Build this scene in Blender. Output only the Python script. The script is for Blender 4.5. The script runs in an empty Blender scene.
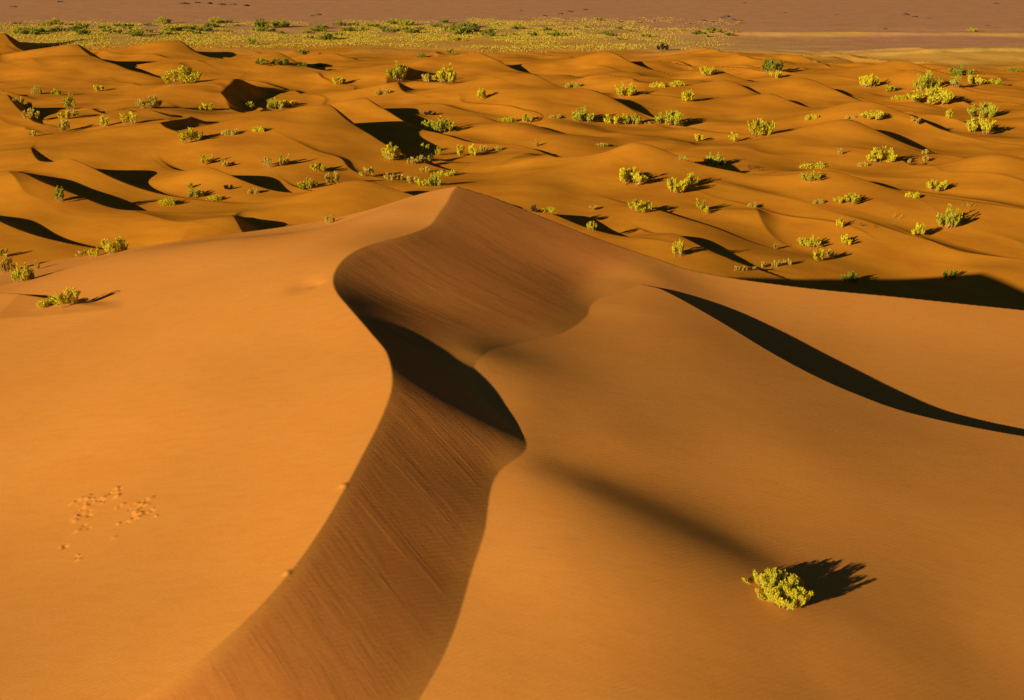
import bpy, math, random
import numpy as np

# ------------------------------------------------------------------ camera maths
W, H, F = 1024.0, 700.0, 1200.0          # picture size and focal length in pixels
PITCH = math.radians(18.0)
CZ = 24.0                                # the camera hovers 24 m above the plain
CP, SP = math.cos(PITCH), math.sin(PITCH)

def ray(u, v):
    x = (u - W / 2) / F
    q = (v - H / 2) / F
    return np.array([x, CP - q * SP, -SP - q * CP])

def on_plane(u, v, z):
    d = ray(u, v)
    t = (z - CZ) / d[2]
    return np.array([d[0] * t, d[1] * t, z])

SUN_AZ = math.radians(42.0)              # direction the light travels, measured from +X towards +Y
SUN_EL = math.radians(14.0)

def sstep(a, b, x):
    t = np.clip((x - a) / (b - a), 0, 1)
    return t * t * (3 - 2 * t)

def smax(a, b, k):
    h = np.clip(0.5 + 0.5 * (a - b) / k, 0, 1)
    return b * (1 - h) + a * h + k * h * (1 - h)

def smin(a, b, k):
    return -smax(-a, -b, k)

# ------------------------------------------------------------------ smooth value noise
def _hash(ix, iy, seed):
    n = (ix.astype(np.int64) * 374761393 + iy.astype(np.int64) * 668265263 + seed * 974634721) & 0x7fffffff
    n = (n ^ (n >> 13)) * 1274126177 & 0x7fffffff
    n = (n ^ (n >> 16)) & 0x7fffffff
    return n / float(0x7fffffff)

def vnoise(x, y, seed=0):
    ix, iy = np.floor(x), np.floor(y)
    fx, fy = x - ix, y - iy
    fx = fx ** 3 * (fx * (fx * 6 - 15) + 10)
    fy = fy ** 3 * (fy * (fy * 6 - 15) + 10)
    a, b = _hash(ix, iy, seed), _hash(ix + 1, iy, seed)
    c, d = _hash(ix, iy + 1, seed), _hash(ix + 1, iy + 1, seed)
    return (a * (1 - fx) + b * fx) * (1 - fy) + (c * (1 - fx) + d * fx) * fy * 1.0 - 0.0

def fbm(x, y, seed=0, octv=4):
    s, a, t = 0.0, 0.5, 0.0
    for i in range(octv):
        s = s + a * (vnoise(x * 2 ** i + i * 17.3, y * 2 ** i - i * 9.1, seed + i) - 0.5)
        t += a
        a *= 0.5
    return s / t

# ------------------------------------------------------------------ thin plate surfaces
class Sheet:
    """smooth height surface through scattered points (thin plate spline)"""
    def __init__(self, pts, lam=0.02):
        P = np.array(pts, float)
        self.c = P[:, :2]
        n = len(P)
        self.s = 20.0
        r = np.linalg.norm(self.c[:, None] - self.c[None], axis=2) / self.s
        K = self.k(r) + np.eye(n) * lam
        A = np.zeros((n + 3, n + 3))
        A[:n, :n] = K
        A[:n, n] = 1
        A[:n, n + 1:] = self.c / self.s
        A[n, :n] = 1
        A[n + 1:, :n] = self.c.T / self.s
        b = np.zeros(n + 3)
        b[:n] = P[:, 2]
        self.w = np.linalg.solve(A, b)

    @staticmethod
    def k(r):
        return np.where(r > 1e-9, r * r * np.log(np.maximum(r, 1e-9)), 0.0)

    def __call__(self, x, y):
        n = len(self.c)
        z = self.w[n] + self.w[n + 1] * x / self.s + self.w[n + 2] * y / self.s
        for (cx, cy), w in zip(self.c, self.w[:n]):
            r2 = ((x - cx) ** 2 + (y - cy) ** 2) / self.s ** 2
            z = z + w * 0.5 * r2 * np.log(np.maximum(r2, 1e-12))
        return z

def catmull(P, n=8):
    P = np.array(P, float)
    Q = np.vstack([2 * P[0] - P[1], P, 2 * P[-1] - P[-2]])
    out = []
    for i in range(1, len(Q) - 2):
        p0, p1, p2, p3 = Q[i - 1], Q[i], Q[i + 1], Q[i + 2]
        for t in np.linspace(0, 1, n, endpoint=False):
            out.append(0.5 * (2 * p1 + (p2 - p0) * t + (2 * p0 - 5 * p1 + 4 * p2 - p3) * t ** 2
                              + (3 * p1 - p0 - 3 * p2 + p3) * t ** 3))
    out.append(P[-1])
    return np.array(out)

# ------------------------------------------------------------------ the great dune
# picture pixel and height of the feature lines; the dune towers over the plain, so heights are shrunk towards the eye level
DK = 0.72

def dp(u, v, z):
    return on_plane(u, v, CZ - (CZ - z) * DK)

def pts(lst):
    return [dp(*p) for p in lst]

# crest of the great dune, from its peak down towards the viewer
CREST = [(456, 186, 9.0), (448, 203, 8.5), (431, 226, 7.9), (400, 237, 7.92), (362, 247, 7.95), (342, 260, 7.8),
         (333, 278, 7.5), (345, 303, 7.25), (367, 328, 7.05), (386, 350, 6.95), (392, 375, 6.85), (385, 408, 6.5),
         (362, 455, 6.05), (345, 487, 5.75), (310, 545, 5.15), (265, 600, 4.6), (200, 660, 3.95), (135, 700, 3.4),
         (30, 750, 2.7), (-120, 815, 1.9)]
# foot of its slip face
TOE = [(655, 278, 4.9), (615, 285, 4.76), (590, 315, 4.78), (560, 335, 4.98), (510, 347, 5.35), (480, 355, 5.84), (473, 370, 5.66),
       (485, 395, 5.28), (508, 420, 5.03), (526, 441, 4.84), (518, 457, 4.74), (499, 473, 4.6), (491, 492, 4.45),
       (487, 530, 4.05), (470, 580, 3.5), (450, 640, 3.0), (418, 700, 2.5), (385, 750, 2.1), (330, 815, 1.6)]
# far arm of the dune, right of the peak
ARM = [(456, 186, 9.0), (490, 196, 8.4), (520, 207, 7.8), (590, 235, 6.4), (660, 260, 5.3), (700, 272, 4.8), (800, 287, 4.2),
       (900, 297, 3.9), (1024, 310, 3.55), (1180, 326, 3.2), (1400, 352, 2.6)]
# ridge that throws the long thin shadow on the right
FOLD = [(625, 281, 4.92), (650, 286, 4.92), (668, 292, 4.9), (720, 321, 4.6), (766, 349, 4.27), (810, 373, 3.93), (857, 394, 3.55), (915, 414, 3.1),
        (1024, 436, 2.65), (1150, 452, 2.2), (1350, 470, 1.4)]

def behind(u, v, z, dx, dy, dz):
    return dp(u, v, z) + np.array([dx, dy, dz]) * DK

LEFT = Sheet(pts(CREST) + pts([
    (400, 208, 8.2), (330, 232, 7.3), (236, 238, 6.0), (126, 253, 4.5), (34, 280, 3.2), (-60, 305, 2.4),
    (340, 245, 7.6), (260, 262, 6.4), (180, 280, 5.2), (110, 300, 4.2), (30, 320, 3.2),
    (250, 300, 6.35), (150, 330, 4.75), (60, 350, 3.5), (-40, 370, 2.4),
    (310, 345, 6.3), (200, 390, 5.0), (100, 420, 3.75), (0, 440, 2.6), (330, 420, 5.85), (250, 480, 4.7),
    (150, 500, 3.75), (40, 520, 2.6), (-60, 540, 1.7), (220, 570, 4.2), (120, 610, 3.42), (20, 650, 2.75), (40, 720, 2.85),
    (-100, 720, 2.25)])
    + [behind(330, 232, 7.3, -2, 8, -1.6), behind(236, 238, 6.0, -2, 9, -2.0),
       behind(126, 253, 4.5, -2, 9, -2.0), behind(34, 280, 3.2, -2, 9, -1.8)], 0.004)
_ghost = [p + np.array([2.2, -1.3, -0.8]) for p in pts(TOE[4:])]
SLIP = Sheet(pts(CREST) + pts(TOE) + _ghost[0:5] + pts([
    (376, 292, 6.8), (400, 300, 6.44), (434, 323, 6.14), (468, 351, 5.9), (412, 339, 6.33), (442, 354, 6.03),           # floor of the shaded gully
    (430, 400, 6.25), (477, 425, 5.55), (508, 447, 4.97),                                # back of the nose in front of it
    (490, 196, 8.4), (520, 207, 7.75), (590, 235, 6.35), (640, 262, 5.35), (690, 283, 4.2)]), 0.002)
APRON = Sheet(pts(TOE) + pts(FOLD) + pts([
    (495, 372, 5.55), (530, 400, 5.2), (560, 365, 5.12), (640, 310, 4.95), (700, 340, 4.72),
    (600, 380, 4.9), (680, 370, 4.65), (560, 410, 4.9), (700, 430, 4.15), (620, 440, 4.5), (800, 450, 3.6), (900, 470, 2.95),
    (1024, 520, 2.3), (1150, 560, 1.7),
    (560, 462, 4.45), (610, 482, 4.1), (650, 499, 3.82), (690, 518, 3.5), (735, 540, 3.12), (775, 561, 2.86), (840, 575, 2.6), (910, 600, 2.2),      # trough
    (530, 474, 4.7), (580, 489, 4.48), (610, 502, 4.26), (640, 515, 4.05), (690, 537, 3.67), (735, 556, 3.31), (780, 588, 2.92), (850, 625, 2.4),        # shoulder in front of it
    (560, 560, 3.95), (640, 600, 3.45), (540, 640, 3.05), (700, 660, 2.75), (600, 720, 2.5), (820, 690, 2.02),
    (960, 640, 1.62), (1024, 700, 1.1), (900, 780, 1.4), (700, 800, 1.9)]), 0.004)
BASIN = Sheet(pts(ARM[4:]) + pts([
    (616, 285, 4.95), (640, 283, 4.85), (668, 288, 4.65), (700, 305, 4.1), (740, 320, 3.6), (778, 333, 3.3), (830, 357, 2.85), (865, 374, 2.55),
    (931, 403, 2.2), (1024, 422, 1.9), (1150, 440, 1.5),
    (480, 215, 6.9), (520, 240, 5.9), (560, 270, 4.9), (850, 330, 3.15), (950, 350, 2.75), (1024, 365, 2.5), (720, 292, 4.2), (780, 308, 3.7)]), 0.003)

_arm = catmull(pts(ARM))
_arm = _arm[np.argsort(_arm[:, 0])]
_fold = catmull(pts(FOLD))
_fold = _fold[np.argsort(_fold[:, 0])]

def _slip_beyond(line, x, y, tan_s):
    yk = np.interp(x, line[:, 0], line[:, 1])
    zk = np.interp(x, line[:, 0], line[:, 2])
    sl = np.gradient(line[:, 1], line[:, 0])
    m = np.interp(x, line[:, 0], sl)
    return zk - tan_s * (y - yk) / np.sqrt(1 + m * m)

_rim = np.array([dp(u, v, z) for (u, v, z) in [(-160, 300, 1.9), (-60, 303, 2.6), (0, 305, 3.1), (50, 307.5, 3.55), (85, 308.5, 3.95), (118, 307, 4.35)]])
_edge = np.array([dp(u, v, z) for (u, v, z) in [(120, 306, 4.4), (60, 328, 3.65), (0, 351, 2.9), (-160, 400, 1.2)]])
_clods = []
_r = random.Random(5)
for (u0, u1, v0, v1, n) in [(70, 121, 491, 503, 26), (68, 92, 503, 524, 14), (118, 158, 508, 527, 34), (55, 66, 536, 541, 2),
                            (74, 79, 545, 553, 3), (113, 116, 537, 539, 1)]:
    for i in range(n):
        p = dp(_r.uniform(u0, u1), _r.uniform(v0, v1), 3.3)
        _clods.append((p[0], p[1], _r.uniform(.03, .08), _r.uniform(.009, .036) * _r.choice((1, 1, -.9))))
for (u, v, z, w, a) in [(343, 485, 5.75, .09, .035), (287, 573, 4.85, .08, .03)]:
    p = dp(u, v, z)
    _clods.append((p[0], p[1], w, a))

_p = dp(305, 297, 6.45)
_clods += [(_p[0], _p[1], .55, -.07), (_p[0] + .5, _p[1] - .2, .3, -.05)]

def great_dune(x, y):
    L = LEFT(x, y)
    # small lee face at the left: a low terrace that faces away from the sun behind a sharp rim
    s = np.interp(x, _rim[:, 0], _rim[:, 1]) - y
    xe = np.interp(y, _edge[::-1, 1], _edge[::-1, 0])
    L = L + np.minimum(0.10 * np.maximum(xe - x, 0), 0.55) * sstep(-1.2, 0.0, s)
    S = SLIP(x, y)
    A = APRON(x, y)
    B = BASIN(x, y)
    N = _slip_beyond(_fold, x, y, 0.58)
    D = _slip_beyond(_arm, x, y, 0.55)
    A2 = np.minimum(A, N)
    # the basin only exists to the right of the slip face
    # the basin only exists to the right of the slip face
    B = B - 5.0 * (1 - sstep(-3.0, 2.0, x))
    SB = smax(S, B, 0.45)
    m = np.maximum(A2, SB)
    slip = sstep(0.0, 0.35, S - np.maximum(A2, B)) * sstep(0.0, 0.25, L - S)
    z = np.minimum(np.minimum(L, m), D)
    near = y < 48
    if near.any():
        xn, yn, add = x[near], y[near], 0
        for (cx, cy, w, a) in _clods:
            r2 = ((xn - cx) ** 2 + ((yn - cy) * 0.8) ** 2) / (w * w)
            add = add + a * np.exp(-r2)
        z[near] += add
    return z, slip

# ------------------------------------------------------------------ the dune field behind it
# peak pixel u, v, height, windward length, half width across the wind, horn curvature, axis in degrees
FIELD = [   # the last number is the lee slope
    (72, 157, 3.85, 19, 14.9, 0.012, 45, 0.66), (30, 174, 3.63, 20, 17.2, 0.01, 45, 0.66), (212, 167, 2.86, 15, 12.6, 0.012, 45, 0.66),
    (638, 145, 4.09, 14, 11.5, 0.016, 45, 0.66), (852, 116, 3.68, 16, 12, 0.008, 24, 0.66), (832, 171, 2.77, 14, 12.6, 0.012, 45, 0.66),
    (330, 107, 5.06, 21, 15, 0.008, 24, 0.66), (368, 96, 4.14, 18, 14, 0.008, 24, 0.66), (235, 75, 3.9, 20, 13, 0.022, -8, 0.5),
    (527, 72, 4.94, 20, 16, 0.008, 24, 0.66), (400, 62, 3.6, 20, 12, 0.024, -20, 0.48), (480, 47, 4.83, 20, 17, 0.008, 24, 0.66),
    (5, 30, 6.67, 30, 27, 0.008, 20, 0.66), (78, 42, 6.21, 26, 24, 0.008, 24, 0.66), (180, 37, 4.6, 20, 15, 0.008, 24, 0.66), (278, 49, 4.6, 20, 16, 0.008, 24, 0.66),
    (-12, 214, 2.64, 14, 14.9, 0.012, 45, 0.66), (236, 228, 2.2, 13, 9, 0.022, 20, 0.66), (357, 187, 2.75, 15, 12.6, 0.012, 45, 0.66),
    (864, 95, 4.14, 15, 12, 0.008, 24, 0.66), (899, 60, 4.14, 17, 14, 0.008, 24, 0.66), (806, 76, 3.45, 14, 12, 0.008, 24, 0.66),
    (728, 80, 3.04, 13, 10, 0.008, 24, 0.66), (712, 69, 3.04, 13, 10, 0.008, 24, 0.66), (588, 92, 2.9, 13, 9, 0.008, 24, 0.66), (608, 51, 3.73, 15, 12, 0.008, 24, 0.66),
    (758, 207, 1.4, 13, 5, 0.03, -4, 0.42), (678, 234, 1.5, 10, 7, 0.024, 36, 0.66), (540, 213, 2.24, 11, 9.2, 0.016, 45, 0.66), (528, 149, 1.6, 9, 6, 0.03, -38, 0.5),
    (1003, 149, 3.7, 15, 13.8, 0.012, 45, 0.66), (398, 81, 2.8, 15, 10, 0.02, 5, 0.55), (8, 96, 3.56, 15, 12, 0.008, 24, 0.66), (-10, 53, 3.91, 17, 13, 0.008, 24, 0.66),
    (485, 87, 2.3, 12, 8, 0.008, 24, 0.66), (774, 90, 2.76, 13, 9, 0.008, 24, 0.66), (188, 58, 2.76, 15, 10, 0.008, 24, 0.66),
    (916, 71, 3.04, 12, 9, 0.008, 24, 0.66), (948, 81, 2.21, 11, 8, 0.008, 24, 0.66), (650, 210, 1.2, 11, 9, 0.012, 40, 0.6), (940, 190, 1.6, 20, 16, 0.01, 45, 0.3),
    (740, 190, 1.3, 16, 12, 0.01, 40, 0.3), (520, 120, 1.6, 18, 14, 0.01, 40, 0.3), (700, 118, 1.8, 18, 14, 0.01, 40, 0.3), (150, 118, 1.8, 18, 14, 0.01, 40, 0.3),
    (120, 70, 2.2, 22, 16, 0.01, 40, 0.35), (590, 160, 1.5, 16, 12, 0.01, 40, 0.3), (960, 150, 1.7, 18, 14, 0.01, 40, 0.35), (650, 75, 2.2, 20, 14, 0.01, 40, 0.4),
    (440, 105, 1.6, 16, 12, 0.01, 36, 0.4), (870, 215, 1.2, 16, 12, 0.01, 40, 0.3), (150, 225, 1.4, 16, 13, 0.01, 40, 0.3),
]

def _field_params():
    out = []
    for (u, v, h, la, lc, k, psi, ts) in FIELD:
        p = on_plane(u, v, h)
        wide = 1.35 if v < 100 else 1.12                  # the far dunes are long and low
        out.append((p[0], p[1], h * (0.9 if v < 100 else 1.0), la * 1.15 * wide, lc * wide, k / wide, math.radians(psi), ts))
    rnd = random.Random(11)
    for i in range(25):                                   # low dunes without a sharp lee side in between
        yy = 95 + 235 * rnd.random() ** 0.8
        xx = (rnd.random() - 0.5) * 1.15 * yy
        h = rnd.uniform(0.5, 1.3)
        out.append((xx, yy, h, rnd.uniform(14, 24), rnd.uniform(8, 15), rnd.uniform(.0, .02), math.radians(rnd.uniform(0, 55)), rnd.uniform(.18, .3)))
    return out

FP = _field_params()

def base_ground(x, y):
    fade = 1 - sstep(290, 380, y)
    z = (2.2 * fbm(x / 34 + 3.1, y / 30, 5, 3) * 2 + 0.22 * fbm(x / 9, y / 11, 9, 2)) * fade
    far = sstep(262, 300, y)
    rt = sstep(10, 70, x)
    bank = (np.maximum(fbm(x / 60 + 5, y / 10, 33, 3) + 0.05, 0) * (1 - sstep(330, 350, y))
            + 0.35 * np.exp(-((y - 411 - 14 * fbm(x / 50, x * 0, 3, 2)) / 4.0) ** 2)) * rt * far
    z = z + (0.5 * fbm(x / 50, y / 26, 21, 4) * 2) * far * (1 - 0.6 * sstep(420, 560, y)) + 3.0 * bank
    return z

def ridges(x, y):
    """linked low crests lying across the wind, with a steep lee side, in two sizes"""
    out = np.zeros_like(x)
    for (deg, lam, warp, amp0, sd) in ((40, 25.0, 26, 2.1, 61), (30, 14.0, 15, 1.25, 161)):
        psi = math.radians(deg)
        s = x * math.cos(psi) + y * math.sin(psi)
        s = s + warp * fbm(x / (1.5 * lam), y / (1.5 * lam), sd, 3) + 0.2 * warp * fbm(x / 11, y / 11, sd + 10, 2)
        f = s / lam - np.floor(s / lam)
        prof = np.where(f < 0.86, (f / 0.86) ** 1.6, np.clip((1 - f) / 0.14, 0, 1))
        amp = amp0 * np.clip(fbm(x / 24 + 40, y / 24, sd + 20, 3) * 2.4 + (0.35 if lam > 20 else 0.25), 0, 1)
        out = np.maximum(out, prof * amp)
    return out * (1 - sstep(290, 372, y))

def dune_field(x, y):
    b = base_ground(x, y)
    acc = np.zeros_like(x)
    P = 3.0
    acc = ridges(x, y) ** P
    for (px, py, h, la, lc, k, psi, ts) in FP:
        dx, dy = x - px, y - py
        m = (np.abs(dx) < la * 3) & (np.abs(dy) < la * 3)
        if not m.any():
            continue
        dx, dy = dx[m], dy[m]
        a = dx * math.cos(psi) + dy * math.sin(psi)
        c = -dx * math.sin(psi) + dy * math.cos(psi)
        a2 = a - k * c * c
        ca = np.where(a2 < 0, a2 / la, a2 / (la * 0.9))
        r2 = ca * ca + (c / np.where(c < 0, lc * 1.7, lc)) ** 2
        dome = h * np.exp(-2.0 * (np.sqrt(r2 + 0.03) - 0.173))
        brink = dome - ts * np.maximum(a2, -50) / np.sqrt(1 + (2 * k * c) ** 2)
        zz = np.maximum(np.minimum(dome, brink), 0)
        acc[m] += zz ** P
    z = b + acc ** (1 / P)
    return z

def terrain(x, y):
    g = dune_field(x, y)
    m, slip = great_dune(np.clip(x, -140, 140), np.clip(y, 0, 200))
    # the great dune stands on the plain and dies out at its foot
    m = np.where((y > 130) | (np.abs(x) > 120), -50, m)
    # hollow behind the far arm on the right
    g = g - 3.4 * sstep(10, 34, x) * sstep(58, 70, y) * (1 - sstep(82, 122, y))
    z = smax(m, g, 0.35)
    w = (m > g)
    return z, slip * (m > g - 0.05), w

# ------------------------------------------------------------------ terrain mesh
scene = bpy.context.scene
COL = scene.collection

def link(o):
    COL.objects.link(o)
    return o

def depth_rows():
    v = np.concatenate([np.arange(1750.0, 255.0, -0.95 * ROWSTEP), np.arange(255.0, 22.0, -0.36 * ROWSTEP),
                        np.arange(22.0, -28.0, -0.8 * ROWSTEP)])
    near = np.linspace(2, CZ * F / 1792.0, 40, endpoint=False)
    far = np.array([2600, 3400, 4600, 6500.0])
    return np.concatenate([near, CZ * F / (v + 40.0), far])

ROWSTEP = 1.0
rows = depth_rows()
tcol = np.concatenate([np.linspace(-1.3, -0.62, 90, endpoint=False), np.linspace(-0.62, 0.62, 1240, endpoint=False),
                       np.linspace(0.62, 1.3, 91)])
TT, YY = np.meshgrid(tcol, rows)
XX = TT * (YY + 6.0)
NR, NC = XX.shape

ZZ = np.zeros_like(XX)
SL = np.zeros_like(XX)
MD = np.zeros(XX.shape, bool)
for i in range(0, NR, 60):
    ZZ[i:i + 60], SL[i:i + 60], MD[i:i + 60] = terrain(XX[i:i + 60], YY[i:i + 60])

def height(x, y):
    return terrain(np.atleast_1d(np.asarray(x, float)), np.atleast_1d(np.asarray(y, float)))[0]

def grid_normals():
    dzr = np.zeros(XX.shape + (3,))
    P = np.stack([XX, YY, ZZ], -1)
    du = np.empty_like(P)
    du[:, 1:-1] = P[:, 2:] - P[:, :-2]
    du[:, 0] = P[:, 1] - P[:, 0]
    du[:, -1] = P[:, -1] - P[:, -2]
    dv = np.empty_like(P)
    dv[1:-1] = P[2:] - P[:-2]
    dv[0] = P[1] - P[0]
    dv[-1] = P[-1] - P[-2]
    n = np.cross(du, dv)
    n /= np.linalg.norm(n, axis=2, keepdims=True)
    return n

NRM = grid_normals()

def sheet_mesh(name, fmask, mat):
    """one ground sheet made of the grid faces picked by fmask"""
    idx = np.arange(NR * NC).reshape(NR, NC)
    a = idx[:-1, :-1][fmask]; b = idx[:-1, 1:][fmask]; c = idx[1:, 1:][fmask]; d = idx[1:, :-1][fmask]
    quads = np.stack([a, b, c, d], 1)
    used = np.unique(quads)
    remap = np.full(NR * NC, -1, np.int64)
    remap[used] = np.arange(len(used))
    quads = remap[quads]
    me = bpy.data.meshes.new(name)
    me.vertices.add(len(used))
    co = np.stack([XX.ravel()[used], YY.ravel()[used], ZZ.ravel()[used]], 1).astype(np.float32)
    me.vertices.foreach_set('co', co.ravel())
    me.loops.add(quads.size)
    me.loops.foreach_set('vertex_index', quads.ravel().astype(np.int32))
    me.polygons.add(len(quads))
    me.polygons.foreach_set('loop_start', (np.arange(len(quads)) * 4).astype(np.int32))
    me.polygons.foreach_set('loop_total', np.full(len(quads), 4, np.int32))
    me.update(calc_edges=True)
    me.polygons.foreach_set('use_smooth', np.ones(len(quads), bool))
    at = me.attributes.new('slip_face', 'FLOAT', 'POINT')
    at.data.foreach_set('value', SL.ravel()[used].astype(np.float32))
    me.normals_split_custom_set_from_vertices(NRM.reshape(-1, 3)[used].astype(np.float32))
    me.materials.append(mat)
    o = link(bpy.data.objects.new(name, me))
    o['kind'] = 'structure'
    return o

# ------------------------------------------------------------------ materials
def new_mat(name):
    m = bpy.data.materials.new(name)
    m.use_nodes = True
    nt = m.node_tree
    bs = nt.nodes['Principled BSDF']
    return m, nt, bs

def N(nt, kind, **kw):
    n = nt.nodes.new(kind)
    for k, v in kw.items():
        setattr(n, k, v)
    return n

def mix(nt, fac, a, b, blend='MIX'):
    n = N(nt, 'ShaderNodeMix', data_type='RGBA', blend_type=blend)
    for sock, val in ((n.inputs[0], fac), (n.inputs[6], a), (n.inputs[7], b)):
        if isinstance(val, (int, float)):
            sock.default_value = val
        elif isinstance(val, tuple):
            sock.default_value = val + (1,) if len(val) == 3 else val
        else:
            nt.links.new(val, sock)
    return n.outputs[2]

def math_node(nt, op, a, b=0.0):
    n = N(nt, 'ShaderNodeMath', operation=op)
    for sock, val in ((n.inputs[0], a), (n.inputs[1], b)):
        if isinstance(val, (int, float)):
            sock.default_value = val
        else:
            nt.links.new(val, sock)
    return n.outputs[0]

def ramp(nt, src, stops):
    r = N(nt, 'ShaderNodeValToRGB')
    e = r.color_ramp.elements
    while len(e) < len(stops):
        e.new(0.5)
    for el, (p, c) in zip(e, stops):
        el.position = p
        el.color = (c, c, c, 1) if isinstance(c, (int, float)) else tuple(c) + (1,)
    nt.links.new(src, r.inputs[0])
    return r.outputs[0]

def noise(nt, scale, detail=4, rough=0.55, vec=None, dist=0.0):
    n = N(nt, 'ShaderNodeTexNoise')
    n.inputs['Scale'].default_value = scale
    n.inputs['Detail'].default_value = detail
    n.inputs['Roughness'].default_value = rough
    n.inputs['Distortion'].default_value = dist
    if vec is not None:
        nt.links.new(vec, n.inputs['Vector'])
    return n.outputs[0]

def placed(nt, pos, rot=0.0, scale=(1, 1, 1)):
    a = N(nt, 'ShaderNodeMapping')
    a.inputs['Rotation'].default_value = (0, 0, rot)
    b = N(nt, 'ShaderNodeMapping')
    b.inputs['Scale'].default_value = scale
    nt.links.new(pos, a.inputs[0])
    nt.links.new(a.outputs[0], b.inputs[0])
    return b.outputs[0]

def sand_material(name, base, dark):
    m, nt, bs = new_mat(name)
    L = nt.links.new
    bs.inputs['Roughness'].default_value = 0.95
    bs.inputs['Specular IOR Level'].default_value = 0.0
    pos = N(nt, 'ShaderNodeNewGeometry').outputs['Position']
    big = ramp(nt, noise(nt, 0.16, 5, 0.6, placed(nt, pos, 0.5, (1, 2.2, 1))), [(0.3, 0.0), (0.72, 1.0)])
    col = mix(nt, math_node(nt, 'MULTIPLY', big, 0.8), base, dark)
    grain = noise(nt, 9.0, 6, 0.7, placed(nt, pos, 0.35, (1, 3.0, 1)))
    mott = ramp(nt, noise(nt, 1.3, 5, 0.65, placed(nt, pos, 0.3, (1, 3.5, 1))), [(0.30, 0.82), (0.55, 1.0)])
    col = mix(nt, 0.35, col, mott, 'MULTIPLY')
    col = mix(nt, 0.14, col, ramp(nt, grain, [(0.25, 0.3), (0.6, 1.0)]), 'MULTIPLY')
    # sand streams down the slip face: thin lines along the fall line
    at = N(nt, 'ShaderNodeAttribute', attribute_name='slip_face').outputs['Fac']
    warp = N(nt, 'ShaderNodeVectorMath', operation='ADD')
    wn = N(nt, 'ShaderNodeTexNoise'); wn.inputs['Scale'].default_value = 0.35
    L(pos, wn.inputs['Vector'])
    wsc = N(nt, 'ShaderNodeVectorMath', operation='SCALE'); wsc.inputs['Scale'].default_value = 0.25
    L(wn.outputs['Color'], wsc.inputs[0])
    L(pos, warp.inputs[0]); L(wsc.outputs[0], warp.inputs[1])
    sy = N(nt, 'ShaderNodeSeparateXYZ')
    L(pos, sy.inputs[0])
    upper = ramp(nt, math_node(nt, 'MULTIPLY', sy.outputs[1], 0.01), [(0.345, 0.0), (0.40, 1.0)])

    def runs(rot):
        st = noise(nt, 1.0, 5, 0.72, placed(nt, warp.outputs[0], math.radians(rot), (0.12, 8.5, 0.12)))
        st2 = ramp(nt, noise(nt, 1.0, 3, 0.6, placed(nt, warp.outputs[0], math.radians(rot), (0.22, 1.3, 0.22))), [(0.42, 0.0), (0.66, 1.0)])
        return st, st2
    (sa, sa2), (sb, sb2) = runs(50), runs(42)
    st, st2 = mix(nt, upper, sa, sb), mix(nt, upper, sa2, sb2)
    line = ramp(nt, st, [(0.34, 0.0), (0.5, 0.75), (0.66, 1.0)])
    lines = mix(nt, st2, (1.0, 1.0, 1.0), line)
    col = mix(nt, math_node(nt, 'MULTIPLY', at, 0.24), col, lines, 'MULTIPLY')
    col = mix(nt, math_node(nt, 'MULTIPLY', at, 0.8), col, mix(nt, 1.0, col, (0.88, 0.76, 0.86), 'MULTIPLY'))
    L(col, bs.inputs['Base Color'])
    # relief: wind ripples everywhere, runnels on the slip face
    rip = N(nt, 'ShaderNodeTexWave', bands_direction='Y')
    rip.inputs['Scale'].default_value = 2.2
    rip.inputs['Distortion'].default_value = 5.0
    rip.inputs['Detail'].default_value = 3.0
    L(placed(nt, pos, -0.6), rip.inputs['Vector'])
    hsum = math_node(nt, 'ADD', math_node(nt, 'MULTIPLY', grain, 0.010), math_node(nt, 'MULTIPLY', rip.outputs['Fac'], 0.0040))
    hsum = math_node(nt, 'ADD', hsum, math_node(nt, 'MULTIPLY', math_node(nt, 'MULTIPLY', math_node(nt, 'MULTIPLY', st, math_node(nt, 'ADD', st2, 0.25)), at), 0.022))
    bp = N(nt, 'ShaderNodeBump')
    bp.inputs['Strength'].default_value = 0.55
    bp.inputs['Distance'].default_value = 1.0
    L(hsum, bp.inputs['Height'])
    L(bp.outputs[0], bs.inputs['Normal'])
    return m

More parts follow.
